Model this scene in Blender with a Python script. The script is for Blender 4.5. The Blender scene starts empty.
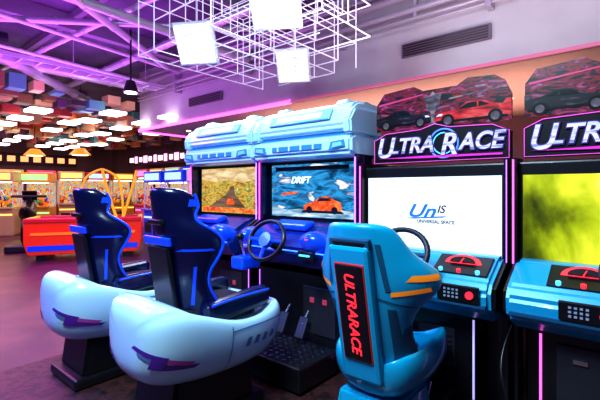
import bpy, bmesh, math, random
from mathutils import Vector, Matrix
from mathutils.bvhtree import BVHTree
random.seed(7)
scene=bpy.context.scene
try:
    scene.view_settings.view_transform='Standard'
    scene.view_settings.look='None'
    scene.view_settings.exposure=.4
    scene.view_settings.gamma=.83
except Exception: pass
COL=scene.collection
# ---------------------------------------------------------------- materials
_m={}
def mat(name,c,rough=.5,metal=0,em=None,es=0,noise=0,nscale=6,coat=0):
    if name in _m: return _m[name]
    m=bpy.data.materials.new(name); m.use_nodes=True
    nt=m.node_tree; b=nt.nodes['Principled BSDF']
    b.inputs['Base Color'].default_value=(*c,1)
    b.inputs['Roughness'].default_value=rough
    b.inputs['Metallic'].default_value=metal
    if coat: b.inputs['Coat Weight'].default_value=coat
    if em:
        b.inputs['Emission Color'].default_value=(*em,1); b.inputs['Emission Strength'].default_value=es
    if noise:
        tc=nt.nodes.new('ShaderNodeTexCoord'); n=nt.nodes.new('ShaderNodeTexNoise'); n.inputs['Scale'].default_value=nscale
        n.inputs['Detail'].default_value=3
        r=nt.nodes.new('ShaderNodeValToRGB')
        r.color_ramp.elements[0].position=.3; r.color_ramp.elements[1].position=.7
        r.color_ramp.elements[0].color=(*[x*(1-noise) for x in c],1)
        r.color_ramp.elements[1].color=(*[min(1,x*(1+noise)) for x in c],1)
        nt.links.new(tc.outputs['Object'],n.inputs['Vector']); nt.links.new(n.outputs['Fac'],r.inputs['Fac'])
        nt.links.new(r.outputs['Color'],b.inputs['Base Color'])
    _m[name]=m; return m
def rampmat(name,cols,scale=4,strength=1.0,detail=4,stretch=(1,1,1),emit=True,dist=0.6,lo=.3,hi=.7,rot=(0,0,0),grad=(0,0,0)):
    if name in _m: return _m[name]
    m=bpy.data.materials.new(name); m.use_nodes=True; nt=m.node_tree; b=nt.nodes['Principled BSDF']
    tc=nt.nodes.new('ShaderNodeTexCoord'); mp=nt.nodes.new('ShaderNodeMapping'); mp.inputs['Scale'].default_value=stretch
    mp.inputs['Rotation'].default_value=rot
    n=nt.nodes.new('ShaderNodeTexNoise'); n.inputs['Scale'].default_value=scale; n.inputs['Detail'].default_value=detail
    n.inputs['Distortion'].default_value=dist
    r=nt.nodes.new('ShaderNodeValToRGB'); els=r.color_ramp.elements
    k=len(cols)
    els[0].position=lo; els[0].color=(*cols[0],1); els[1].position=hi; els[1].color=(*cols[-1],1)
    for i in range(1,k-1):
        e=els.new(lo+(hi-lo)*i/(k-1)); e.color=(*cols[i],1)
    nt.links.new(tc.outputs['Object'],mp.inputs['Vector']); nt.links.new(mp.outputs['Vector'],n.inputs['Vector'])
    fac=n.outputs['Fac']
    if any(grad):
        d=nt.nodes.new('ShaderNodeVectorMath'); d.operation='DOT_PRODUCT'; d.inputs[1].default_value=grad
        nt.links.new(tc.outputs['Object'],d.inputs[0])
        a=nt.nodes.new('ShaderNodeMath'); a.operation='ADD'; nt.links.new(fac,a.inputs[0]); nt.links.new(d.outputs['Value'],a.inputs[1]); fac=a.outputs[0]
    nt.links.new(fac,r.inputs['Fac'])
    nt.links.new(r.outputs['Color'],b.inputs['Base Color'])
    b.inputs['Roughness'].default_value=.35
    if emit:
        nt.links.new(r.outputs['Color'],b.inputs['Emission Color']); b.inputs['Emission Strength'].default_value=strength
        for l in list(b.inputs['Base Color'].links): nt.links.remove(l)
        b.inputs['Base Color'].default_value=(0,0,0,1)
    _m[name]=m; return m
def glow(name,c,s): return mat(name,c,.5,0,c,s)

BLACK=mat('black_plastic',(.006,.006,.01),.35,coat=.15)
DARK=mat('dark_grey_panel',(.025,.025,.035),.4,noise=.2)
NAVY=mat('navy_gloss',(.002,.005,.05),.25,coat=.3)
NFAB=mat('navy_fabric',(.004,.006,.02),.7)
BLUE=mat('royal_blue_gloss',(.005,.09,.9),.25,coat=.4,em=(0,.06,.8),es=.12)
TEAL=mat('teal_gloss_shell',(.0,.40,.66),.3,coat=.4)
TEALD=mat('dark_teal_fabric',(.003,.09,.19),.6)
WHITEB=mat('pale_blue_gloss',(.56,.84,1.0),.22,coat=.6)
WHITE=mat('white_plastic',(.8,.85,.92),.35)
CHROME=mat('chrome',(.8,.8,.85),.2,1)
ORANGE=mat('orange_accent',(1,.3,.02),.4,em=(1,.3,.02),es=.25)
RED=mat('red_gloss',(.75,.02,.03),.3,coat=.4)
YEL=mat('yellow_plastic',(.95,.7,.03),.35,em=(.95,.6,.03),es=.2)
PURP=mat('purple_decal',(.12,.02,.35),.4)
PINKL=glow('pink_led',(1,.12,.75),1.8)
VIOL=glow('violet_led',(.5,.15,1),2.0)
REDL=glow('red_led',(1,.03,.05),1.0)
CYANL=glow('cyan_led',(.1,.6,1),1.1)
BLUEL=glow('blue_led',(.05,.2,1),2.0)
WHL=glow('white_light_panel',(.97,.96,1),4)
WARML=glow('warm_light',(1,.75,.4),3)
# ---------------------------------------------------------------- builders
def empty(name,loc=(0,0,0),rz=0):
    e=bpy.data.objects.new(name,None); e.location=loc; e.rotation_euler=(0,0,rz); e.empty_display_size=.1
    COL.objects.link(e); return e
def finish(name,bm,mats,parent=None,loc=(0,0,0),rot=(0,0,0),smooth=False):
    me=bpy.data.meshes.new(name); bmesh.ops.recalc_face_normals(bm,faces=bm.faces); bm.to_mesh(me); bm.free()
    if not isinstance(mats,(list,tuple)): mats=[mats]
    for m in mats: me.materials.append(m)
    if smooth:
        for p in me.polygons: p.use_smooth=True
    o=bpy.data.objects.new(name,me); COL.objects.link(o)
    o.location=loc; o.rotation_euler=rot
    if parent: o.parent=parent
    return o
def box(name,p,c,s,m,rot=(0,0,0),bev=0,seg=2):
    bm=bmesh.new(); bmesh.ops.create_cube(bm,size=1); bmesh.ops.scale(bm,vec=s,verts=bm.verts)
    if bev: bmesh.ops.bevel(bm,geom=bm.edges[:],offset=bev,segments=seg,affect='EDGES',profile=.5)
    return finish(name,bm,m,p,c,rot)
def addbox(bm,c,s,mi=0,M=None):
    r=bmesh.ops.create_cube(bm,size=1); vs=r['verts']; bmesh.ops.scale(bm,vec=s,verts=vs)
    if M is not None: bmesh.ops.transform(bm,matrix=M,verts=vs)
    bmesh.ops.translate(bm,vec=c,verts=vs)
    for f in set(f for v in vs for f in v.link_faces): f.material_index=mi
def addrod(bm,a,b,r,mi=0,seg=6):
    a=Vector(a);b=Vector(b);d=b-a;L=d.length
    if L<1e-5:return
    rr=bmesh.ops.create_cone(bm,cap_ends=True,segments=seg,radius1=r,radius2=r,depth=L)
    vs=rr['verts']; q=d.to_track_quat('Z','Y').to_matrix().to_4x4()
    bmesh.ops.transform(bm,matrix=Matrix.Translation((a+b)/2)@q,verts=vs)
    for f in set(f for v in vs for f in v.link_faces): f.material_index=mi
def rod(name,p,a,b,r,m,seg=12):
    bm=bmesh.new(); addrod(bm,a,b,r,0,seg); return finish(name,bm,m,p,smooth=False)
def tube(name,p,pts,r,m,cyclic=False,bez=True):
    cu=bpy.data.curves.new(name,'CURVE'); cu.dimensions='3D'; cu.bevel_depth=r; cu.bevel_resolution=3
    s=cu.splines.new('NURBS' if bez else 'POLY'); s.points.add(len(pts)-1)
    for i,q in enumerate(pts): s.points[i].co=(*q,1)
    s.use_cyclic_u=cyclic
    if bez: s.order_u=3; s.use_endpoint_u=not cyclic
    cu.materials.append(m); o=bpy.data.objects.new(name,cu); COL.objects.link(o)
    if p:o.parent=p
    return o
def prism(name,p,prof,x0,x1,m,axis='x',bev=0):
    bm=bmesh.new()
    def pt(a,b,t):
        return (t,a,b) if axis=='x' else ((a,t,b) if axis=='y' else (a,b,t))
    v0=[bm.verts.new(pt(a,b,x0)) for a,b in prof]; v1=[bm.verts.new(pt(a,b,x1)) for a,b in prof]
    bm.faces.new(v0); bm.faces.new(v1[::-1]); n=len(prof)
    for i in range(n): bm.faces.new([v0[i],v0[(i+1)%n],v1[(i+1)%n],v1[i]])
    if bev: bmesh.ops.bevel(bm,geom=bm.edges[:],offset=bev,segments=2,affect='EDGES')
    return finish(name,bm,m,p)
def loft(name,p,rings,mats,split=None,sub=1,loc=(0,0,0),rot=(0,0,0)):
    bm=bmesh.new(); R=[[bm.verts.new(q) for q in r] for r in rings]; n=len(rings[0])
    for a,b in zip(R[:-1],R[1:]):
        for i in range(n):
            f=bm.faces.new([a[i],a[(i+1)%n],b[(i+1)%n],b[i]])
            if split is not None: f.material_index=0 if i<split else 1
    bm.faces.new(R[0]); bm.faces.new(R[-1])
    o=finish(name,bm,mats,p,loc,rot,smooth=True)
    if sub:
        md=o.modifiers.new('sub','SUBSURF'); md.levels=sub; md.render_levels=sub
    return o
def torus(name,p,c,R,r,m,rot=(0,0,0),squash=1):
    bm=bmesh.new(); N=32;M_=8; V=[]
    for i in range(N):
        a=2*math.pi*i/N; V.append([])
        for j in range(M_):
            b=2*math.pi*j/M_
            V[-1].append(bm.verts.new(((R+r*math.cos(b))*math.cos(a),(R+r*math.cos(b))*math.sin(a)*squash,r*math.sin(b))))
    for i in range(N):
        for j in range(M_): bm.faces.new([V[i][j],V[(i+1)%N][j],V[(i+1)%N][(j+1)%M_],V[i][(j+1)%M_]])
    return finish(name,bm,m,p,c,rot,smooth=True)
def text(name,p,s,loc,size,m,rot=(math.pi/2,0,0),ext=.004,align='CENTER',shear=0,sx=1,bold=0):
    cu=bpy.data.curves.new(name,'FONT'); cu.body=s; cu.size=size; cu.extrude=ext; cu.align_x=align; cu.align_y='CENTER'; cu.shear=shear
    cu.offset=bold
    cu.materials.append(m); o=bpy.data.objects.new(name,cu); COL.objects.link(o); o.location=loc; o.rotation_euler=rot; o.scale=(sx,1,1)
    o.parent=p; return o
def disc(name,p,c,r,m,rot=(math.pi/2,0,0),d=.01,seg=28):
    bm=bmesh.new(); bmesh.ops.create_cone(bm,cap_ends=True,segments=seg,radius1=r,radius2=r,depth=d)
    return finish(name,bm,m,p,c,rot)
def ball(name,p,c,s,m,rot=(0,0,0)):
    bm=bmesh.new(); bmesh.ops.create_uvsphere(bm,u_segments=20,v_segments=12,radius=1); bmesh.ops.scale(bm,vec=s,verts=bm.verts)
    return finish(name,bm,m,p,c,rot,smooth=True)
def surface(o):
    bpy.context.view_layer.update(); dg=bpy.context.evaluated_depsgraph_get(); ev=o.evaluated_get(dg); me=ev.to_mesh()
    t=BVHTree.FromPolygons([v.co.copy() for v in me.vertices],[tuple(p.vertices) for p in me.polygons]); ev.to_mesh_clear(); return t
def decal(name,p,bvh,C,D,quad,m,off=.004,nu=8,nv=4):
    D=Vector(D).normalized(); C=Vector(C); U=Vector((0,0,1)).cross(D).normalized()*-1
    bm=bmesh.new(); G={}
    for i in range(nu+1):
        for j in range(nv+1):
            s,t=i/nu,j/nv
            a=[quad[0][k]*(1-s)*(1-t)+quad[1][k]*s*(1-t)+quad[2][k]*s*t+quad[3][k]*(1-s)*t for k in (0,1)]
            q=C+U*a[0]+Vector((0,0,a[1]))
            hit,nr,_,_=bvh.ray_cast(q-D*1.5,D)
            if hit is not None: G[i,j]=bm.verts.new(hit-D*off)
    for i in range(nu):
        for j in range(nv):
            k=[(i,j),(i+1,j),(i+1,j+1),(i,j+1)]
            if all(x in G for x in k): bm.faces.new([G[x] for x in k])
    return finish(name,bm,m,p,smooth=True)

# ---------------------------------------------------------------- room shell
FLOOR=rampmat('floor_mauve_vinyl',[(.05,.014,.045),(.10,.03,.06),(.17,.055,.07)],scale=1.4,emit=False,detail=6)
FLOOR.node_tree.nodes['Principled BSDF'].inputs['Roughness'].default_value=.38
FLOOR.node_tree.nodes['Principled BSDF'].inputs['Specular IOR Level'].default_value=.35
CARP=rampmat('dark_patterned_carpet',[(.01,.008,.012),(.03,.012,.015),(.09,.025,.02),(.03,.015,.03)],scale=14,emit=False)
CARP.node_tree.nodes['Principled BSDF'].inputs['Roughness'].default_value=.5
WALLW=mat('bulkhead_paint',(.66,.63,.66),.6,noise=.06,nscale=2)
CEIL=mat('ceiling_dark_paint',(.16,.11,.22),.7,noise=.2,nscale=2)
PEACH=mat('lower_ceiling_paint',(.7,.5,.45),.6,noise=.05)
BACKW=mat('rear_wall_paint',(.25,.12,.14),.6,noise=.2,nscale=1)
box('floor',None,(-8.5,1,-.05),(25,13,.1),FLOOR)
box('carpet_runner',None,(-.9,-.4,.004),(4.3,3.2,.008),CARP)
box('ceiling',None,(-8.5,1,4.65),(25,13,.1),CEIL)
box('wall_back',None,(-8.5,7.45,2.3),(25,.1,4.6),BACKW)
box('wall_left',None,(-20.9,1,2.3),(.1,13,4.6),BACKW)
bm=bmesh.new(); addbox(bm,(-3,3.15,3.8),(14,.1,1.6))
finish('wall_bulkhead',bm,WALLW)
box('ceiling_lower',None,(-3,5.25,3.03),(14,4.2,.06),PEACH)
box('trim_1',None,(-7.2,3.08,3.0),(5.6,.05,.06),glow('magenta_cove',(1,.12,.8),2.5))
box('trim_2',None,(-.2,3.08,3.0),(8.4,.05,.04),glow('dim_cove',(.7,.2,.35),.3))
box('trim_3',None,(-10.05,4.9,3.0),(.06,3.6,.08),glow('magenta_cove',(0,0,0),0))
e=empty('recessed_downlights')
for i in range(9):
    for j in range(2):
        disc('lamp_%d_%d'%(i,j),e,(-9+i*1.3,4.0+j*1.4,2.99),.06,glow('warm_down',(1,.7,.4),6),rot=(0,0,0))
for (x0,x1) in ((-2.15,-.9),(-7.6,-6.4)):
    e=empty('air_vent',((x0+x1)/2,3.06,3.43))
    w=x1-x0
    box('frame',e,(0,0,0),(w,.04,.2),mat('vent_frame',(.25,.18,.27),.5))
    for k in range(5):
        box('slat_%d'%k,e,(0,-.03,-.075+.036*k),(w-.06,.02,.015),BLACK,rot=(.5,0,0))
bm=bmesh.new()
for z,r in ((4.2,.06),(4.34,.04),(3.97,.045),(3.84,.025),(3.76,.018)):
    addrod(bm,(-9.8,2.95,z),(3.5,2.95,z),r,0,10)
for x in (-8,-5.5,-3.2,-.9,.9): addbox(bm,(x,3.0,4.0),(.07,.18,.6))
for x in (-6.8,-4.3,-1.9,.6): addrod(bm,(x,2.95,3.84),(x,2.95,4.6),.03,0,10)
finish('wall_conduit',bm,mat('conduit_grey',(.6,.54,.62),.35,.3))
bm=bmesh.new()
for x in (-1.5,-4.5,-7.5,-10.5,-13.5,-16.5):
    addbox(bm,(x,-.5,4.45),(.18,7.2,.28))
for y in (-3.5,-1.6,.4,2.2): addbox(bm,(-8.5,y,4.52),(24,.1,.14))
finish('ceiling_beams',bm,mat('beam_mauve',(.3,.22,.34),.5))
SILV=mat('galvanised_duct',(.8,.78,.85),.3,.3)
def pipe(name,a,b,r,m=SILV):
    bm=bmesh.new(); addrod(bm,a,b,r,0,16)
    a=Vector(a);b=Vector(b); d=(b-a)
    n=max(2,int(d.length/.8))
    for i in range(1,n):
        q=a+d*i/n; addrod(bm,q-d.normalized()*.02,q+d.normalized()*.02,r*1.15,0,16)
    return finish(name,bm,m)
pipe('ceiling_pipe',(-5.2,-3.2,3.95),(-5.4,2.9,3.95),.07)
pipe('ceiling_pipe',(-3.2,-2.8,3.75),(-7.5,2.4,4.1),.06)
pipe('ceiling_pipe',(-14,-1.3,4.2),(-2.5,-1.3,4.2),.06)
pipe('ceiling_pipe',(-6.6,-2.5,3.9),(-12,2.9,3.9),.10)
pipe('ceiling_pipe',(-13,1.7,4.15),(1.0,1.7,4.15),.07)
pipe('ceiling_pipe',(-9.5,-3.0,4.05),(-9.5,2.9,4.05),.10)
pipe('ceiling_pipe',(-14,-.2,4.1),(-3.5,.6,4.1),.045)
pipe('ceiling_pipe',(-8.2,-3.0,3.75),(-4.6,2.6,4.25),.05)
pipe('ceiling_pipe',(-6.9,-2.0,3.6),(-8.4,2.8,3.9),.03)
pipe('ceiling_pipe',(-6.0,-2.6,3.8),(-7.6,2.8,4.1),.035)
DK2=mat('black_duct',(.03,.02,.04),.4)
pipe('ceiling_pipe',(-7.6,-2.9,3.75),(-7.4,-.6,3.8),.14,DK2)
# cable tray (ladder)
bm=bmesh.new()
for s in (0,.35): addbox(bm,(-8.6+s,0,3.85),(.03,5.6,.08))
for k in range(18): addbox(bm,(-8.42,-2.7+k*.32,3.83),(.35,.03,.02))
for k in range(4): addrod(bm,(-8.42,-2.4+k*1.6,3.85),(-8.42,-2.4+k*1.6,4.6),.01)
finish('cable_tray',bm,SILV)
for (x,y,z) in ((-6.2,.9,3.15),(-6.9,-1.2,3.45)):
    e=empty('track_spotlight',(x,y,z))
    rod('stem',e,(0,0,.1),(0,0,1.0),.015,BLACK)
    bm=bmesh.new(); bmesh.ops.create_cone(bm,cap_ends=True,segments=20,radius1=.13,radius2=.07,depth=.2)
    finish('can',bm,BLACK,e); disc('lens',e,(0,0,-.105),.1,glow('spot_lens',(1,.9,.8),8),rot=(0,0,0))
# ---------------------------------------------------------------- hanging lattice with square lamps
lat=empty('hanging_wire_lattice')
bm=bmesh.new(); r=.0075
xs=[-4.05+.35*i for i in range(8)]; ys=[-.1+.42*i for i in range(6)]; zs=[2.97,3.3,3.63,3.95]
for z in zs:
    for i,x in enumerate(xs):
        if random.random()<.9:
            a=random.choice([0,0,1]); b=3 if i>5 else random.choice([4,5]); addrod(bm,(x,ys[a],z),(x,ys[b],z),r)
    for j,y in enumerate(ys):
        a=random.choice([0,1,0]); b=random.choice([6,7,7]) if j<4 else random.choice([4,5]); addrod(bm,(xs[a],y,z),(xs[b],y,z),r)
for i,x in enumerate(xs):
    for j,y in enumerate(ys):
        if i>5 and j>3: continue
        k=random.random()
        if k<.75: addrod(bm,(x,y,2.97 if k<.55 else 3.3),(x,y,3.95),r)
for x in (xs[0],xs[3],xs[5]):
    for y in (ys[0],ys[3]): addrod(bm,(x,y,3.95),(x,y,4.6),.008)
finish('wire_frame',bm,mat('lattice_white',(.85,.82,.95),.35,em=(.9,.8,1),es=.35),lat)  # plain wires, emission added so they stand out against the wall
for k,(x,y,z) in enumerate(((-3.5,.32,3.1),(-2.12,.25,3.16),(-3.28,1.85,3.15),(-1.42,.62,3.45))):
    rt=(math.radians(-60),0,math.radians(30))
    M=Matrix.Rotation(rt[2],3,'Z')@Matrix.Rotation(rt[0],3,'X')
    box('lamp_diffuser_%d'%k,lat,(x,y,z),(.46,.46,.03),mat('lamp_diffuser_white',(.6,.6,.65),.5,em=(.75,.7,.95),es=.5),rot=rt,bev=.008)
    for t in range(4):
        q=M@Vector((0,-.165+.11*t,-.022)); box('fluorescent_tube_%d_%d'%(k,t),lat,(x+q.x,y+q.y,z+q.z),(.43,.075,.02),WHL,rot=rt,bev=.008)
    q=M@Vector((0,0,.035))
    box('lamp_frame_%d'%k,lat,(x+q.x,y+q.y,z+q.z),(.50,.50,.035),WHITE,rot=rt)
    rod('lamp_hanger_%d'%k,lat,(x+q.x,y+q.y,z+.1),(x+q.x,y+q.y,3.95),.008,WHITE)
# ---------------------------------------------------------------- mosaic ceiling cluster
cols=[(.45,.04,.04),(.65,.42,.22),(.22,.1,.05),(.7,.5,.22),(.15,.05,.15),(.6,.2,.05),(.04,.02,.04),(.6,.48,.42),(.1,.3,.3)]
mm=[mat('ceiling_block_%d'%i,c,.5,em=c,es=.04) for i,c in enumerate(cols)]
bm=bmesh.new()
x=-19.8
while x<-8.8:
    y=-4
    while y<6.5:
        if not(x>-10.4 and y>2.6) and random.random()<.88:
            h=random.choice([.06,.12,.2,.3]); sx=random.choice([.25,.35,.45])
            addbox(bm,(x+random.uniform(-.08,.08),y,3.28+random.random()*.34),(sx,random.choice([.2,.3,.36]),h),random.randrange(9))
        y+=.4
    x+=.5
finish('ceiling_colour_blocks',bm,mm)
bm=bmesh.new()
for i in range(9):
    for j in range(7):
        if random.random()<.8: addbox(bm,(-19.2+i*1.3+(j%2)*.4,-3.2+j*1.25,3.08+random.random()*.12),(.5,.42,.06))
finish('ceiling_light_panels',bm,glow('ceiling_panel_glow',(1,.9,1),3.2))

# ---------------------------------------------------------------- generic seat back
def uring(z,w,y0,d,f,n=12,wall=.035,thick=.06):
    out=[]
    for i in range(n+1):
        ph=-math.pi/2+math.pi*i/n
        out.append((w*math.sin(ph),y0-d+(d+f)*(1-math.cos(ph)),z))
    for i in range(n+1):
        ph=math.pi/2-math.pi*i/n
        out.append(((w-wall)*math.sin(ph),y0-d+thick+(d+f-thick*.6)*(1-math.cos(ph)),z))
    return out
def bucket_seat(p,table,lean,zb,mo,mi,name='seat_shell',d=.07):
    rings=[uring(z,w,-lean*(z-zb),d,f) for z,w,f in table]
    return loft(name,p,rings,[mo,mi],split=12)
# ---------------------------------------------------------------- TEAL RACING SEAT
def racing_seat_teal(loc,rz=0):
    e=empty('racing_seat',loc,rz); L=.2; zb=.4
    tb=[(.34,.19,.10),(.4,.215,.16),(.5,.22,.17),(.60,.205,.10),(.70,.21,.08),(.78,.25,.10),(.84,.315,.17),(.90,.345,.2),(.96,.33,.2),(1.01,.27,.13),(1.06,.235,.09),(1.12,.205,.07),(1.16,.18,.05),(1.185,.14,.0)]
    sh=bucket_seat(e,tb,L,zb,TEAL,TEALD)
    bv=surface(sh)
    ta=math.atan(L)
    def by(z): return -L*(z-zb)-.07
    def rear(name,x,z,w,h,m,off=.012,t=.02,bev=.006):
        return box(name,e,(x,by(z)-off,z),(w,t,h),m,rot=(ta,0,0),bev=bev)
    rear('rear_spine',0,.74,.22,.70,TEAL,.0,.06,.02)
    rear('rear_panel_frame',0,.75,.165,.50,RED,.029,.014)
    rear('rear_panel',0,.75,.150,.485,BLACK,.035,.014)
    M=Matrix.Rotation(ta,3,'X')@Matrix.Rotation(math.radians(90),3,'Y')@Matrix.Rotation(math.pi/2,3,'X')
    text('rear_lettering',e,'ULTRARACE',(0,by(.75)-.045,.75),.074,REDL,rot=M.to_euler(),ext=.002,shear=.2,bold=.0005)
    rear('headrest_slot',0,1.085,.18,.03,BLACK,.004,.03)
    rear('headrest_recess',0,1.085,.22,.06,TEALD,.0,.03)
    D=(0,1,0)
    for s in (-1,1):
        decal('shoulder_flash_%d'%(s+1),e,bv,(s*.24,0,.865),D,[(-.07,-.01+s*-.012),(.07,-.01+s*.012),(.07,.012+s*.012),(-.07,.012-s*.012)],ORANGE)
        decal('side_flash_%d'%(s+1),e,bv,(0,-.0,.93),(-s,0,0),[(-.10,-.012),(.07,-.012),(.05,.018),(-.08,.018)],ORANGE)
        decal('side_vent_%d'%(s+1),e,bv,(0,.02,.62),(-s,0,0),[(-.06,-.1),(.06,-.08),(.05,.08),(-.05,.06)],TEALD)
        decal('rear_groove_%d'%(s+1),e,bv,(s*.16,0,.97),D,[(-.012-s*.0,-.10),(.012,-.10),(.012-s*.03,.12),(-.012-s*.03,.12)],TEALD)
        decal('waist_shadow_panel_%d'%(s+1),e,bv,(s*.165,0,.62),D,[(-.018,-.18),(.018,-.18),(.018,.16),(-.018,.16)],TEALD)  # dark teal strip on either side of the spine
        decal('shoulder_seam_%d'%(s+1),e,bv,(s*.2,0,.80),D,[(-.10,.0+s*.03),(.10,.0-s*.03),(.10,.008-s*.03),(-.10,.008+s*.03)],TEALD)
    rings=[]
    for y,w,zt,zl in ((-.1,.2,.46,.3),(.05,.24,.47,.28),(.2,.26,.47,.28),(.35,.26,.5,.3),(.44,.24,.5,.33),(.48,.2,.47,.36)):
        rings.append([(-w,y,zl),(-w,y,zt+.08),(-w+.05,y,zt+.08),(-w+.08,y,zt),(w-.08,y,zt),(w-.05,y,zt+.08),(w,y,zt+.08),(w,y,zl)])
    loft('seat_cushion',e,rings,[TEAL,TEALD],sub=2)
    box('pad',e,(0,.16,.475),(.32,.46,.05),TEALD,bev=.02)
    prism('pedestal',e,[(-.12,.02),(.4,.02),(.34,.12),(.3,.3),(-.05,.3),(-.08,.12)],-.17,.17,TEAL,bev=.015)
    box('slide_rail',e,(0,.2,.05),(.42,.95,.1),BLACK,bev=.015)
    for s in (-1,1):
        rod('rail_%d'%(s+1),e,(s*.19,-.3,.13),(s*.19,.65,.13),.012,CHROME)
    return e
racing_seat_teal((-.49,-.74,.01))
# ---------------------------------------------------------------- NAVY SEAT IN WHITE TUB
def simulator_seat(loc):
    e=empty('racing_simulator_seat',loc)
    L=.16; zb=.55
    tb=[(.5,.17,.1),(.56,.2,.16),(.66,.205,.16),(.78,.19,.10),(.88,.2,.10),(.97,.24,.16),(1.05,.255,.2),(1.11,.235,.16),(1.16,.18,.09),(1.20,.155,.09),(1.26,.165,.13),(1.32,.15,.11),(1.36,.11,.03)]
    sh=bucket_seat(e,tb,L,zb,NAVY,NFAB,d=.06); bv=surface(sh)
    ta=math.atan(L)
    def by(z): return -L*(z-zb)-.06
    box('rear_panel',e,(0,by(.82)-.01,.82),(.2,.03,.42),BLACK,rot=(ta,0,0),bev=.01)
    box('rear_badge',e,(0,by(1.06)-.012,1.06),(.26,.02,.05),BLUE,rot=(ta,0,0),bev=.008)
    box('harness_slot',e,(0,by(1.17)-.002,1.165),(.14,.03,.03),BLACK,rot=(ta,0,0),bev=.008)
    for s in (-1,1):
        tube('wing_piping_%d'%(s+1),e,[(s*(w),-L*(z-zb)+f-.005,z) for z,w,f in tb[1:-1]],.009,BLUE)
        decal('side_stripe_%d'%(s+1),e,bv,(0,-.02,1.01),(-s,0,0),[(-.09,-.006),(.08,-.006),(.06,.008),(-.07,.008)],BLUE)
        decal('headrest_mark_%d'%(s+1),e,bv,(0,-.03,1.27),(-s,0,0),[(-.03,-.02),(.03,-.02),(.04,.02),(-.02,.02)],BLUE)
        decal('lower_stripe_%d'%(s+1),e,bv,(0,.0,.80),(-s,0,0),[(-.03,-.1),(-.015,-.1),(-.025,.12),(-.04,.12)],BLUE)
        box('leg_bolster_%d'%(s+1),e,(s*.2,.25,.66),(.1,.5,.13),NAVY,rot=(.06,0,0),bev=.04,seg=3)
        tube('bolster_piping_%d'%(s+1),e,[(s*.25,.03,.70),(s*.255,.28,.722),(s*.24,.48,.71)],.008,BLUE)
    box('cushion',e,(0,.18,.61),(.34,.54,.12),NFAB,bev=.04,seg=3)
    st=[(-.35,.13,.45,.60,.03),(-.33,.22,.38,.65,.05),(-.27,.29,.32,.69,.05),(-.16,.33,.29,.69,.03),(0,.345,.27,.64,-.1),(.16,.345,.265,.585,-.13),(.31,.35,.265,.58,-.12),(.44,.34,.28,.60,-.06),(.53,.31,.33,.61,.0),(.58,.24,.38,.585,.02),(.60,.14,.43,.55,.02)]
    rings=[]; n=14
    for y,w,zl,zt,cr in st:
        r=[]
        for i in range(n+1):
            ph=-math.pi/2+math.pi*i/n; s,c=math.sin(ph),math.cos(ph)
            r.append((w*math.copysign(abs(s)**.6,s),y,zt-(zt-zl)*max(0,c)**.8))
        for i in range(n+1):
            ph=math.pi/2-math.pi*i/n; s,c=math.sin(ph),math.cos(ph)
            ww=w*.88
            r.append((ww*math.copysign(abs(s)**.8,s),y,zt+.03+cr*max(0,c)**.5))
        rings.append(r)
    tub=loft('tub_shell',e,rings,[WHITEB,WHITEB],split=n,sub=2); tv=surface(tub)
    GD=mat('grey_decal',(.10,.2,.42),.4); PK=mat('mauve_decal',(.55,.08,.35),.4)
    for s in (-1,1):
        D=(-s*.75,.66,0)
        C=(s*.2,-.22,.50)
        for k,(q,m) in enumerate((([(-.17,.05),(.0,-.005),(.02,.015),(-.15,.065)],PURP),([(-.13,.015),(.0,-.03),(.02,-.01),(-.14,.035)],GD),
              ([(-.06,-.045),(.14,-.07),(.17,-.055),(-.02,-.015)],PURP),([(-.01,-.01),(.12,-.05),(.15,-.035),(.0,.015)],PK),
              ([(-.08,-.04),(-.01,-.05),(.03,.015),(-.05,.025)],PURP))):
            decal('quarter_logo_%d_%d'%(s+1,k),e,tv,C,D,q,m,off=.004+.001*k)
        for k in range(4):
            y0=.22+k*.065
            decal('flank_stripe_%d_%d'%(s+1,k),e,tv,(0,y0,.48),(-s,0,0),[(-.022,-.03),(.010,-.03),(.026,.02-.006*k),(-.005,.02)],GD,nu=3,nv=3)
        decal('panel_seam_%d'%(s+1),e,tv,(0,.10,.5),(-s,0,0),[(-.003,-.16),(.003,-.16),(.003,.09),(-.003,.09)],GD,nu=1,nv=10)
        decal('rim_line_%d'%(s+1),e,tv,(0,.32,.56),(-s,0,0),[(-.22,-.004),(.22,-.004),(.22,.004),(-.22,.004)],GD,nu=12,nv=1)
    prism('base_column',e,[(-.20,.06),(.40,.06),(.36,.34),(-.16,.34)],-.2,.2,BLACK,bev=.02)
    box('base_plate',e,(0,.1,.04),(.46,.72,.07),BLACK,bev=.02)
    return e
simulator_seat((-1.49,-1.2,.008))
simulator_seat((-2.515,-1.22,.008))

def steering_wheel(e,c,R,m,m2,tilt):
    torus('steering_rim',e,c,R,.017,m,rot=(tilt,0,0),squash=.88)
    disc('steering_hub',e,c,R*.33,m2,rot=(tilt,0,0),d=.04)
    for a in (0,math.pi,-math.pi/2):
        v=Vector((math.cos(a)*R*.95,math.sin(a)*R*.85,0)); M=Matrix.Rotation(tilt,3,'X'); q=M@v
        rod('steering_spoke_%d'%int(a*10),e,c,(c[0]+q.x,c[1]+q.y,c[2]+q.z),.014,m2)
    M=Matrix.Rotation(tilt,3,'X'); q=M@Vector((0,0,-.22))
    rod('steering_column',e,c,(c[0]+q.x,c[1]+q.y,c[2]+q.z),.035,BLACK)

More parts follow.
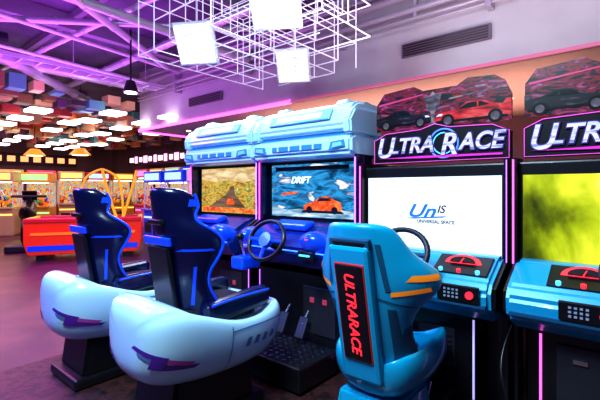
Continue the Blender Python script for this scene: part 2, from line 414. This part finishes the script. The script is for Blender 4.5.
# ---------------------------------------------------------------- CABINET TYPE A (black / teal)
ART=rampmat('marquee_art_print',[(.004,.004,.01),(.02,.008,.03),(.35,.01,.03),(.03,.01,.06),(.5,.06,.2),(.1,.2,.45),(.6,.55,.65)],scale=8,strength=.75,stretch=(1,1,2.8),dist=1.2,lo=.36,hi=.74,detail=7)
def flat(name,p,pts,y,m,th=.006): return prism(name,p,pts,y,y-th,m,axis='y')
def cab_a(x,screen,gx,wx=0,wy=-.43):
    e=empty('racing_arcade_cabinet',(x,0,.01))
    box('rear_body',e,(0,.46,.76),(.9,.7,1.5),BLACK,bev=.01)
    box('monitor_bezel',e,(0,.05,1.19),(.95,.12,.62),BLACK,bev=.012)
    box('monitor_screen',e,(0,-.015,1.185),(.88,.012,.48),screen)
    for s in (-1,1):
        prism('side_panel_%d'%(s+1),e,[(.1,.0),(.1,1.52),(-.07,1.52),(-.07,.93),(-.3,.82),(-.3,.72),(-.04,.62),(-.04,0)],s*.478,s*.462,BLACK)
    rod('side_led',e,(-.478,-.075,.93),(-.478,-.075,1.51),.005,PINKL)
    rod('side_led_right',e,(.478,-.075,.93),(.478,-.075,1.51),.003,VIOL)
    prism('dash_body',e,[(0,.96),(-.10,.955),(-.30,.86),(-.345,.80),(-.33,.70),(-.2,.62),(0,.6)],-.46,.46,TEAL,bev=.02)
    prism('dash_lower_lip',e,[(-.2,.735),(-.352,.735),(-.352,.72),(-.2,.72)],-.44,.44,TEALD)
    a=math.atan2(.095,.2)
    box('control_panel',e,(gx,-.2,.912),(.30,.18,.014),BLACK,rot=(a,0,0),bev=.005)
    for k in range(3):
        disc('push_button_%d'%k,e,(gx-.1+k*.1,-.272,.886),.012,(CYANL,REDL,CYANL)[k],rot=(a,0,0),d=.03)
    arc=[math.pi*i/14 for i in range(15)]
    g=prism('gauge_plate',e,[(gx+.1*math.cos(t),-.005+.06*math.sin(t)) for t in arc],0,.012,REDL,axis='y'); g.location=(0,-.20,.925); g.rotation_euler=(-.75,0,0)
    g=prism('gauge_dial',e,[(gx+.07*math.cos(t),.036*math.sin(t)) for t in arc],-.012,.0,BLACK,axis='y'); g.location=(0,-.202,.925); g.rotation_euler=(-.75,0,0)
    box('gauge_needle',e,(gx,-.218,.94),(.006,.004,.04),REDL,rot=(-.75,.5,0))
    box('coin_keypad_plate',e,(gx+.02,-.352,.785),(.22,.02,.09),BLACK,rot=(0.05,0,0),bev=.005)
    for i in range(4):
        for j in range(3): box('key_%d_%d'%(i,j),e,(gx-.045+i*.022,-.364,.765+j*.02),(.012,.006,.010),mat('key_grey',(.35,.4,.5),.4))
    disc('start_button',e,(gx+.085,-.364,.785),.02,REDL,d=.02)
    steering_wheel(e,(wx,wy,.98),.165,mat('wheel_rubber',(.015,.02,.03),.45),TEALD,math.radians(62))
    box('lower_body',e,(0,-.02,.33),(.66,.3,.62),BLACK,bev=.01)
    box('lower_vent_panel',e,(.12,-.178,.42),(.22,.01,.22),DARK,bev=.004)
    for k in range(6): box('louvre_%d'%k,e,(.12,-.187,.34+k*.03),(.18,.01,.006),DARK)
    box('coin_door',e,(-.16,-.178,.4),(.2,.012,.34),DARK,bev=.006); box('coin_slot',e,(-.16,-.188,.5),(.06,.01,.02),CHROME)
    for s in (-1,1):
        rod('lower_led_%d'%(s+1),e,(s*.33,-.172,.03),(s*.33,-.172,.6),.006,PINKL if s<0 else glow('lilac_led',(.5,.45,1),.9))
    for k in (-1,1):
        box('pedal_%d'%(k+1),e,(k*.09,-.30,.16),(.07,.02,.15),CHROME,rot=(-.5,0,0),bev=.005)
        rod('pedal_arm_%d'%(k+1),e,(k*.09,-.29,.18),(k*.09,-.17,.3),.012,CHROME)
    box('foot_plate',e,(0,-.27,.04),(.6,.3,.06),DARK,bev=.01)
    prism('logo_board',e,[(-.46,1.53),(.46,1.53),(.46,1.70),(.36,1.75),(.1,1.76),(0,1.79),(-.1,1.76),(-.36,1.75),(-.46,1.70)],.1,.16,BLACK,axis='y')
    tube('logo_board_led',e,[(-.455,.095,1.535),(.455,.095,1.535),(.455,.095,1.70),(.36,.095,1.745),(.1,.095,1.755),(0,.095,1.785),(-.1,.095,1.755),(-.36,.095,1.745),(-.455,.095,1.70)],.003,glow('dim_pink_led',(.8,.1,.6),.6),cyclic=True,bez=False)
    SIL=rampmat('logo_chrome_print',[(.15,.2,.5),(.7,.78,1),(.95,.95,1)],scale=5,strength=.85,stretch=(1,8,1),lo=.35,hi=.6)
    OUT=mat('logo_outline_violet',(.03,.01,.12),.4,em=(.06,.02,.3),es=.5)
    MAG=mat('logo_magenta',(.5,.02,.4),.4,em=(.7,.04,.5),es=.6)
    def big(nm,body,x0,zz,sz,y,m,b): text(nm,e,body,(x0,y,zz),sz,m,shear=.25,sx=.92,bold=b)
    for nm,y,m,b in (('logo_outline',.092,OUT,.010),('logo_letters',.084,SIL,.003)):
        big(nm+'_initial','U',-.37,1.635,.2,y,m,b); big(nm+'_middle','LTRA',-.17,1.645,.15,y,m,b)
        big(nm+'_initial_2','R',.09,1.635,.2,y,m,b); big(nm+'_end','ACE',.29,1.645,.15,y,m,b)
    torus('logo_ring',e,(.06,.094,1.65),.095,.006,glow('logo_blue',(.1,.25,.9),.8),rot=(math.pi/2,0,0)); torus('logo_ring_inner',e,(.06,.094,1.65),.07,.004,CYANL,rot=(math.pi/2,0,0))
    flat('logo_swash',e,[(-.42,1.567),(-.1,1.574),(.42,1.568),(.42,1.556),(-.1,1.558)],.094,MAG)
    out=[(-.46,1.77),(.46,1.77),(.46,1.93),(.42,2.02),(.36,2.06),(.2,2.07),(.13,2.03),(-.1,2.03),(-.17,2.07),(-.4,2.05),(-.46,1.97)]
    flat('art_board',e,out,.16,ART,.02)
    RC=rampmat('print_red',[(.12,.0,.01),(.75,.01,.03),(1,.2,.2)],scale=9,strength=.7,stretch=(1,1,3))
    DK=mat('print_dark',(.004,.004,.008),.3)
    BK=rampmat('print_black_car',[(.004,.004,.01),(.02,.015,.04),(.3,.25,.4)],scale=9,strength=.6,stretch=(1,1,4),lo=.35,hi=.75)
    GR=rampmat('print_silver',[(.03,.02,.05),(.2,.18,.26),(.65,.6,.7)],scale=11,strength=.6,stretch=(1,1,2))
    def car(nm,ox,oz,s,m,f=1):
        P=lambda L_:[(ox+f*s*a,oz+s*b) for a,b in L_]
        flat(nm,e,P(((-.25,.0),(-.25,.045),(-.22,.075),(-.10,.085),(-.03,.13),(.07,.135),(.14,.10),(.2,.09),(.22,.12),(.25,.12),(.25,.02),(.22,0))),.139,m,.002)
        flat(nm+'_window',e,P(((-.08,.085),(-.02,.122),(.04,.124),(.04,.088))),.137,DK,.001); flat(nm+'_window_b',e,P(((.05,.088),(.05,.124),(.07,.122),(.12,.095))),.137,DK,.001)
        flat(nm+'_sill',e,P(((-.24,.0),(-.24,.018),(.23,.018),(.23,.0))),.137,DK,.001)
        flat(nm+'_lamp',e,P(((-.24,.05),(-.22,.066),(-.19,.066),(-.2,.05))),.137,WHITE,.001)
        for q in (-.155,.155):
            disc(nm+'_tyre_%d'%(q*100),e,(ox+f*s*q,.136,oz+s*.015),.045*s,DK,d=.003); disc(nm+'_rim_%d'%(q*100),e,(ox+f*s*q,.134,oz+s*.015),.028*s,GR,d=.002)
    car('printed_car_red',.22,1.79,.95,RC); car('printed_car_black',-.25,1.80,.85,BK,-1)
    flat('printed_checker_band',e,[(.08,1.945),(.43,1.975),(.43,1.983),(.08,1.955)],.139,GR,.002)
    flat('printed_stripe',e,[(-.44,1.96),(-.1,2.0),(-.1,2.008),(-.44,1.975)],.139,mat('print_pink',(.5,.04,.15),.4,em=(.5,.04,.15),es=.4),.002)
    flat('printed_trophy',e,[(-.03+a_,1.78+b) for a_,b in ((-.04,0),(.04,0),(.01,.03),(.014,.09),(.045,.13),(.06,.22),(.03,.2),(0,.235),(-.03,.2),(-.06,.22),(-.045,.13),(-.014,.09),(-.01,.03))],.139,GR,.003)
    return e
SW=mat('screen_white',(.5,.5,.5),.2,em=(.74,.80,.88),es=.85)
SY=rampmat('screen_forest_track',[(.02,.03,.0),(.15,.2,.0),(.45,.55,.01),(.85,.9,.06),(1,.98,.45),(.75,.8,.12)],scale=3.6,strength=1.0,stretch=(1,1,.5),rot=(0,.5,0),dist=.4,detail=9,lo=.16,hi=.68,grad=(.5,0,.2))
c3=cab_a(-.49,SW,.28); c4=cab_a(.5,SY,-.14,.1,-.36)
LB=mat('screen_blue_ink',(.02,.15,.5),.4,em=(.02,.15,.6),es=.6); LK=mat('screen_grey_ink',(.06,.06,.08),.4)
text('screen_logo',c3,'Un',(-.05,-.024,1.2),.12,LB,ext=.001,shear=.4,sx=1.3,bold=.002); text('screen_logo_b',c3,'IS',(.085,-.024,1.215),.07,LK,ext=.001,shear=.3,bold=.001)
flat('screen_logo_swoosh',c3,[(-.15,1.155),(.12,1.175),(.16,1.19),(.1,1.165),(-.1,1.15)],-.022,LB,.002)
text('screen_caption',c3,'UNIVERSAL SPACE',(0.05,-.024,1.135),.03,LK,ext=.001,bold=.0005)
text('screen_caption',c4,'SELECT COURSE',(.18,-.026,1.02),.06,mat('scr_white',(.9,.9,1),.4,em=(.9,.95,1),es=.8),ext=.001,shear=.2)
cab=empty('power_cable'); tube('cord',cab,[(.02,-.1,.6),(-.02,-.25,.45),(.06,-.32,.25),(-.03,-.35,.1),(.1,-.5,.02),(.3,-.6,.02)],.008,BLACK)

# ---------------------------------------------------------------- CABINET TYPE B (pale blue header)
def cab_b(x,screen):
    e=empty('driving_arcade_cabinet',(x,0,.01))
    box('rear_body',e,(0,.5,.78),(.92,.7,1.54),BLACK,bev=.01)
    box('monitor_bezel',e,(0,.08,1.32),(.96,.12,.58),BLACK,bev=.012)
    box('monitor_screen',e,(0,.012,1.335),(.86,.012,.44),screen)
    for s in (-1,1):
        prism('side_panel_%d'%(s+1),e,[(.14,0),(.14,1.6),(-.08,1.6),(-.06,1.1),(-.28,.98),(-.28,.8),(-.06,.66),(-.06,0)],s*.498,s*.475,NAVY)
        rod('side_led_%d'%(s+1),e,(s*.49,-.09,1.08),(s*.49,-.09,1.58),.006,(VIOL if s>0 else PINKL))
    SL=mat('header_slot_blue',(.06,.3,.62),.3)
    prism('header_band',e,[(.3,1.58),(-.1,1.58),(-.17,1.61),(-.17,1.72),(-.1,1.75),(.3,1.75)],-.505,.505,WHITEB,bev=.022)
    box('header_slot',e,(0,-.175,1.665),(.5,.012,.04),SL,bev=.004)
    for k in range(4): box('header_fin_%d'%k,e,(-.18+k*.12,-.184,1.665),(.014,.01,.04),WHITE)
    for s in (-1,1):
        flat('header_badge_%d'%(s+1),e,[(s*.32,1.63),(s*.46,1.65),(s*.45,1.70),(s*.34,1.69)],-.172,SL,.008)
        flat('header_badge_inner_%d'%(s+1),e,[(s*.35,1.645),(s*.44,1.657),(s*.43,1.685),(s*.36,1.68)],-.180,mat('badge_blue',(.3,.65,.95),.3),.006)
    prism('header_gap',e,[(.3,1.74),(-.1,1.74),(-.1,1.79),(.3,1.79)],-.45,.45,SL)
    prism('header_nose',e,[(.34,1.77),(-.13,1.77),(-.155,1.81),(-.13,1.88),(-.08,1.96),(-.01,2.0),(.1,2.01),(.34,2.01)],-.47,.47,WHITEB,bev=.02)
    box('nose_panel',e,(0,-.128,1.905),(.62,.02,.10),mat('nose_inset',(.3,.62,.9),.25,coat=.5),rot=(-.55,0,0),bev=.008)
    box('nose_inner',e,(0,-.137,1.902),(.46,.015,.055),WHITE,rot=(-.55,0,0),bev=.005)
    for s in (-1,1):
        prism('shoulder_fin_%d'%(s+1),e,[(.3,1.745),(-.16,1.745),(-.17,1.85),(-.10,1.94),(.3,1.95)],s*.50,s*.43,WHITEB,bev=.015)
        prism('nose_ridge_%d'%(s+1),e,[(.3,2.0),(-.02,1.99),(.02,2.035),(.3,2.035)],s*.36,s*.26,WHITEB,bev=.01)
    prism('dash_body',e,[(.02,1.09),(-.12,1.08),(-.3,.99),(-.36,.9),(-.3,.78),(.02,.7)],-.45,.45,mat('dash_blue_gloss',(.003,.03,.25),.25,coat=.4),bev=.03)
    rod('dash_led',e,(-.42,-.365,.9),(.42,-.365,.9),.005,BLUEL)
    for s in (-1,1):
        ball('dash_pod_%d'%(s+1),e,(s*.31,-.28,.95),(.13,.16,.085),BLUE,rot=(-.4,0,0))
        disc('dash_button_%d'%(s+1),e,(s*.31,-.41,1.0),.018,REDL if s>0 else CYANL,rot=(.9,0,0),d=.03)
    box('dash_hood',e,(0,-.2,1.07),(.34,.12,.05),BLUE,rot=(.3,0,0),bev=.02)
    box('card_reader',e,(.28,-.385,.88),(.14,.04,.07),BLACK,bev=.01); box('card_light',e,(.28,-.41,.885),(.09,.01,.012),CYANL)
    steering_wheel(e,(0,-.5,.98),.165,BLACK,BLUE,math.radians(65))
    box('gear_lever_box',e,(-.3,-.42,.78),(.14,.2,.1),BLUE,bev=.02)
    rod('gear_lever',e,(-.3,-.42,.8),(-.3,-.48,.96),.012,CHROME); ball('gear_knob',e,(-.3,-.48,.98),(.03,.03,.03),BLACK)
    box('lower_body',e,(0,.0,.36),(.9,.26,.66),BLACK,bev=.01)
    for s in (-1,1): rod('lower_led_%d'%(s+1),e,(s*.44,-.135,.1),(s*.44,-.135,.66),.004,VIOL)
    box('coin_door',e,(.2,-.135,.42),(.3,.014,.36),DARK,bev=.006)
    for k in range(2): box('coin_slot_%d'%k,e,(.14+k*.12,-.146,.5),(.04,.01,.04),mat('slot_lit',(.4,.05,.1),.4,em=(1,.1,.2),es=.2),bev=.003)
    box('platform',e,(0,-.36,.1),(.76,.44,.16),BLACK,bev=.015)
    bm=bmesh.new()
    for i in range(12):
        for j in range(7): addbox(bm,(-.33+i*.06,-.54+j*.055,.185),(.028,.014,.012),0,Matrix.Rotation(.8 if (i+j)%2 else -.8,4,'Z'))
    finish('tread_studs',bm,CHROME,e)
    for k in (-1,1):
        box('pedal_%d'%(k+1),e,(k*.1,-.22,.3),(.08,.02,.16),DARK,rot=(-.5,0,0),bev=.005)
        rod('pedal_arm_%d'%(k+1),e,(k*.1,-.21,.32),(k*.1,-.12,.42),.012,CHROME)
    return e
S1=rampmat('screen_warm_track',[(.12,.05,.0),(.4,.25,.02),(.75,.5,.1),(.15,.22,.03),(.85,.7,.3)],scale=12,strength=.95,stretch=(1,1,2),detail=9)
S2=rampmat('screen_snow_track',[(.0,.04,.08),(.01,.16,.35),(.04,.4,.75),(.02,.1,.25),(.85,.92,1)],scale=9,strength=.95,stretch=(.5,1,1.6),detail=10,lo=.35,hi=.66,rot=(0,.3,0))
c2=cab_b(-1.49,S2); c1=cab_b(-2.51,S1)
OC=rampmat('screen_orange',[(.3,.03,.01),(1,.14,.02),(1,.45,.12)],scale=16,strength=.95); KK=mat('screen_black',(.01,.01,.02),.4)
def scr(nm,p,pts,m,y=.004): flat(nm,p,pts,y,m,.003)
scr('screen_snow_bank',c2,[(-.42,1.12),(.42,1.12),(.42,1.17),(.2,1.2),(.05,1.165),(-.1,1.185),(-.25,1.17),(-.42,1.21)],rampmat('scr_snow',[(.03,.2,.35),(.4,.6,.75),(.9,.95,1)],14,.9,detail=9,stretch=(.5,1,2)))
scr('screen_car',c2,[(-.06,1.17),(-.06,1.21),(-.03,1.23),(.05,1.245),(.10,1.28),(.14,1.29),(.20,1.288),(.25,1.26),(.30,1.245),(.32,1.2),(.30,1.17)],OC,.001)
scr('screen_car_glass',c2,[(.075,1.25),(.115,1.275),(.19,1.275),(.22,1.255)],KK,-.003)
scr('screen_car_shadow',c2,[(-.08,1.155),(-.06,1.175),(.31,1.175),(.34,1.155)],KK,-.001)
for q in (.0,.25): scr('screen_tyre_%d'%(q*100),c2,[(q+.03*math.cos(t*.7),1.18+.03*math.sin(t*.7)) for t in range(9)],KK,-.004)
scr('screen_title_bar',c2,[(-.38,1.50),(.38,1.50),(.38,1.535),(-.38,1.535)],KK)
scr('screen_banner',c2,[(-.32,1.29),(-.14,1.31),(-.12,1.33),(-.3,1.315)],OC)
text('screen_label',c2,'DRIFT',(-.1,.0,1.42),.075,_m['scr_white'],ext=.001,shear=.3,bold=.002)
scr('screen_sky',c1,[(-.42,1.45),(-.2,1.42),(.0,1.44),(.2,1.41),(.42,1.44),(.42,1.55),(-.42,1.55)],rampmat('scr_sky',[(.5,.3,.1),(.95,.8,.5)],7,.9,stretch=(1,1,3)))
scr('screen_hud',c1,[(-.4,1.125),(.36,1.125),(.36,1.16),(-.4,1.17)],OC)
scr('screen_road',c1,[(-.3,1.17),(.25,1.17),(.1,1.3),(.08,1.38),(.04,1.38),(-.02,1.3)],rampmat('scr_road',[(.12,.06,.03),(.35,.22,.14)],12,.8,stretch=(.3,1,3)))
scr('screen_rival_car',c1,[(-.02,1.2),(-.02,1.23),(.0,1.255),(.07,1.255),(.09,1.23),(.09,1.2)],OC,.0)

# ---------------------------------------------------------------- background machines
def claw_machine(x,y,rz,body,lit,h=2.0):
    e=empty('claw_machine',(x,y,0),rz)
    box('base',e,(0,0,.4),(.86,.86,.8),body,bev=.02)
    box('prize_door',e,(-.2,-.435,.35),(.3,.02,.28),BLACK,bev=.01); box('control_shelf',e,(0,-.47,.82),(.8,.14,.06),body,bev=.01)
    box('lit_stripe',e,(0,-.437,.62),(.8,.012,.05),lit)
    rod('joystick',e,(.15,-.48,.85),(.15,-.48,.95),.012,BLACK); ball('joystick_ball',e,(.15,-.48,.97),(.03,.03,.03),RED)
    for sx in (-1,1):
        for sy in (-1,1): rod('post_%d%d'%(sx+1,sy+1),e,(sx*.41,sy*.41,.8),(sx*.41,sy*.41,h-.3),.02,WHITE)
    box('header',e,(0,0,h-.15),(.88,.88,.3),body,bev=.02); box('header_sign',e,(0,-.447,h-.15),(.7,.012,.18),lit)
    box('interior_light',e,(0,-.3,h-.32),(.7,.06,.03),glow('booth_tube',(1,.95,.85),3))
    box('back_glow',e,(0,.38,.8+(h-1.1)/2),(.78,.02,h-1.12),rampmat('booth_prizes_'+lit.name,[(.1,.02,.05),(.7,.08,.08),(1,.6,.1),(.1,.35,.5),(1,.9,.6)],10,.8,detail=5))
    cols=(RED,YEL,BLUE,WHITE,ORANGE,mat('plush_green',(.1,.6,.15),.6))
    bm=bmesh.new()
    for k in range(30):
        r=bmesh.ops.create_icosphere(bm,subdivisions=1,radius=random.uniform(.06,.1)); bmesh.ops.translate(bm,vec=(random.uniform(-.32,.32),random.uniform(-.3,.3),.84+random.random()*.3),verts=r['verts'])
        for f in set(f for v in r['verts'] for f in v.link_faces): f.material_index=k%6
    finish('plush_prizes',bm,list(cols),e)
    rod('claw_cable',e,(0,0,h-.3),(0,0,h-.55),.01,CHROME)
    for k in range(3):
        a=k*2.1; rod('claw_%d'%k,e,(0,0,h-.55),(.08*math.cos(a),.08*math.sin(a),h-.7),.012,CHROME)
    return e
WG=glow('warm_booth',(1,.62,.15),1.2); PG=glow('pink_booth',(1,.2,.55),1.2); BG=glow('cool_booth',(.3,.55,1),1.2); GG=glow('green_booth',(.3,1,.3),.9)
cream=mat('cream_panel',(.6,.45,.28),.4); pinkb=mat('pink_panel',(.8,.1,.25),.4); yelb=mat('yellow_panel',(.8,.42,.04),.4)
bodies=[yelb,cream,pinkb,cream,RED]
for k in range(7):
    claw_machine(-16.2, .6+1.0*k, math.radians(75), bodies[k%5],[WG,GG,PG,WG,BG][k%5],2.05)
for k in range(4):
    claw_machine(-13.2+1.0*k,5.3,0,[pinkb,cream,WHITE,BLUE][k],[PG,WG,GG,BG][k],2.1)
for k in range(4):
    claw_machine(-9.3+1.0*k,3.5,0.0,[BLUE,BLUE,WHITE,BLUE][k],[BG,BG,PG,BG][k],1.85)
for k in range(4):
    claw_machine(-13.6-.25*k,-1.2+1.05*k,math.radians(60),[cream,yelb,cream,yelb][k],[WG,PG,WG,GG][k],1.9)
e=empty('illuminated_fascia',(-13.9,6.6,0))
box('board',e,(0,0,2.7),(7.2,.12,.5),mat('sign_dark',(.05,.01,.05),.5))
for k in range(17): box('lit_tile_%d'%k,e,(-3.2+k*.4,-.08,2.7),(.2 if k%3 else .3,.03,.3 if k%2 else .2),glow('sign_pink',(1,.35,.75),2.0) if k%2 else glow('sign_white',(1,.85,.85),1.8))
e=empty('illuminated_fascia',(-20.7,2.0,0))
box('board',e,(0,0,2.75),(.1,7,.5),mat('sign_dark',(0,0,0)))
for k in range(14): box('lit_tile_%d'%k,e,(.08,-3.2+k*.5,2.75),(.03,.3,.25),glow('sign_warm',(1,.5,.2),1.0))
for (x,y) in ((-13.5,1.6),(-12.2,2.4)):
    e=empty('pendant_lamp',(x,y,2.5)); rod('cord',e,(0,0,.1),(0,0,2.0),.01,BLACK)
    bm=bmesh.new(); bmesh.ops.create_cone(bm,cap_ends=True,segments=24,radius1=.3,radius2=.12,depth=.2); finish('shade',bm,ORANGE,e)
    disc('bulb',e,(0,0,-.105),.22,WARML,rot=(0,0,0))
e=empty('air_hockey_table',(-8.05,.95,0),math.radians(-30))
RO=mat('red_orange_panel',(.9,.05,.01),.3,em=(.9,.04,.01),es=.12,coat=.3)
prism('body',e,[(-.95,.12),(.95,.12),(1.02,.35),(1.02,.72),(-1.02,.72),(-1.02,.35)],-.48,.48,RO,bev=.02)
box('play_surface',e,(0,0,.73),(.84,1.9,.03),mat('turf_green',(.15,.6,.2),.4,em=(.1,.5,.2),es=.2))
for s in (-1,1):
    box('side_rail_%d'%(s+1),e,(s*.46,0,.77),(.08,2.04,.09),RED,bev=.02); box('end_rail_%d'%(s+1),e,(0,s*.98,.77),(.84,.08,.09),YEL,bev=.02)
    box('blue_stripe_%d'%(s+1),e,(s*.485,0,.25),(.02,1.9,.1),BLUE)
    box('light_strip_%d'%(s+1),e,(s*.488,0,.52),(.02,1.8,.05),ORANGE)
    box('foot_%d'%(s+1),e,(0,s*.75,.06),(.8,.16,.12),BLACK)
    tube('yellow_v_frame_%d'%(s+1),e,[(.2,.6+s*.05,.76),(.2,.6+s*.2,1.2),(.2,.6+s*.32,1.75)],.03,YEL)
    tube('yellow_arch_%d'%(s+1),e,[(0,.25+s*.4,.76),(0,.25+s*.4,1.5),(0,.25+s*.15,1.75),(0,.25,1.78)],.025,YEL)
e=empty('ticket_redemption_counter',(-6.4,2.4,0))
box('body',e,(0,0,.38),(1.2,.7,.76),mat('green_panel',(.15,.5,.12),.4),bev=.03); box('top',e,(0,0,.80),(1.3,.8,.08),RED,bev=.02)
for k in range(3): ball('toy_%d'%k,e,(-.35+k*.35,0,.94),(.12,.12,.12),(RED,YEL,WHITE)[k])
box('kick_light',e,(0,-.36,.15),(1.1,.02,.1),glow('pinkkick',(1,.2,.3),1.2))
e=empty('motorbike_arcade_ride',(-10.1,.45,0),1.2)
box('base',e,(0,0,.08),(.7,1.3,.16),BLACK,bev=.03)
loft('bike_body',e,[[(w*math.cos(t),y,zc+h*math.sin(t)) for t in [2*math.pi*i/10 for i in range(10)]] for y,w,zc,h in ((-.6,.05,.95,.05),(-.4,.14,.88,.12),(0,.18,.76,.18),(.3,.18,.86,.22),(.5,.14,.98,.2),(.62,.06,1.0,.08))],[BLACK],sub=1)
rod('support',e,(0,0,.1),(0,0,.7),.1,BLACK); rod('handlebar',e,(-.35,.35,1.2),(.35,.35,1.2),.03,DARK); rod('fork',e,(0,.4,.85),(0,.35,1.2),.05,BLACK)
box('windscreen',e,(0,.48,1.22),(.3,.05,.25),BLACK,rot=(.5,0,0),bev=.02)
for q in (-.45,.5):
    torus('wheel_%d'%(q*10),e,(0,q,.42),.22,.06,BLACK,rot=(0,math.pi/2,0))
for (x,y) in ((-9.9,2.2),(-10.6,2.6)):
    e=empty('bar_stool',(x,y,0)); disc('seat',e,(0,0,.72),.2,BLACK,rot=(0,0,0),d=.07); rod('post',e,(0,0,.03),(0,0,.7),.025,CHROME); disc('base',e,(0,0,.02),.22,CHROME,rot=(0,0,0),d=.03)

# ---------------------------------------------------------------- lights
def area(name,loc,size,col,power,rot=(0,0,0),sy=None):
    l=bpy.data.lights.new(name,'AREA'); l.energy=power; l.color=col; l.size=size
    if sy: l.shape='RECTANGLE'; l.size_y=sy
    o=bpy.data.objects.new(name,l); o.location=loc; o.rotation_euler=rot; COL.objects.link(o); return o
area('lamp_lattice',(-2.9,.6,2.85),1.6,(.75,.88,1),85)
area('lamp_front',(-.6,-2.7,3.7),1.0,(.62,.88,1),185,rot=(math.radians(22),0,math.radians(15)))
area('lamp_magenta',(-6,-1.2,3.2),2.5,(.85,.08,.8),120)
area('lamp_uplight_magenta',(-7.5,-.3,2.6),4,(.65,.14,1),150,rot=(math.pi,0,0))
area('lamp_uplight_wall',(-.5,.9,2.7),3,(.95,.75,.85),75,rot=(math.pi,0,0))  # added fill without a fixture, turns the bulkhead wall paler
area('lamp_warm_far',(-14,1.5,3.0),5,(1,.45,.3),120)
area('lamp_soffit',(-3,5,2.2),6,(1,.62,.5),90,rot=(math.pi,0,0),sy=3)
area('lamp_blue_left',(-4.2,-2.8,3.2),1.2,(.15,.25,1),220)  # added blue fill over the tub seats, no fixture there
area('lamp_warm_floor',(-9.5,-.8,2.9),1.5,(1,.35,.25),50)
w=bpy.data.worlds.new('World'); scene.world=w; w.use_nodes=True
w.node_tree.nodes['Background'].inputs[0].default_value=(.25,.2,.8,1); w.node_tree.nodes['Background'].inputs[1].default_value=.12
# ---------------------------------------------------------------- camera
cam=bpy.data.cameras.new('Camera'); cam.lens=24; cam.sensor_width=36; cam.shift_y=-10/600
co=bpy.data.objects.new('Camera',cam); co.location=(.545,-2.546,1.35); co.rotation_euler=(math.pi/2,0,math.radians(40)); COL.objects.link(co); scene.camera=co
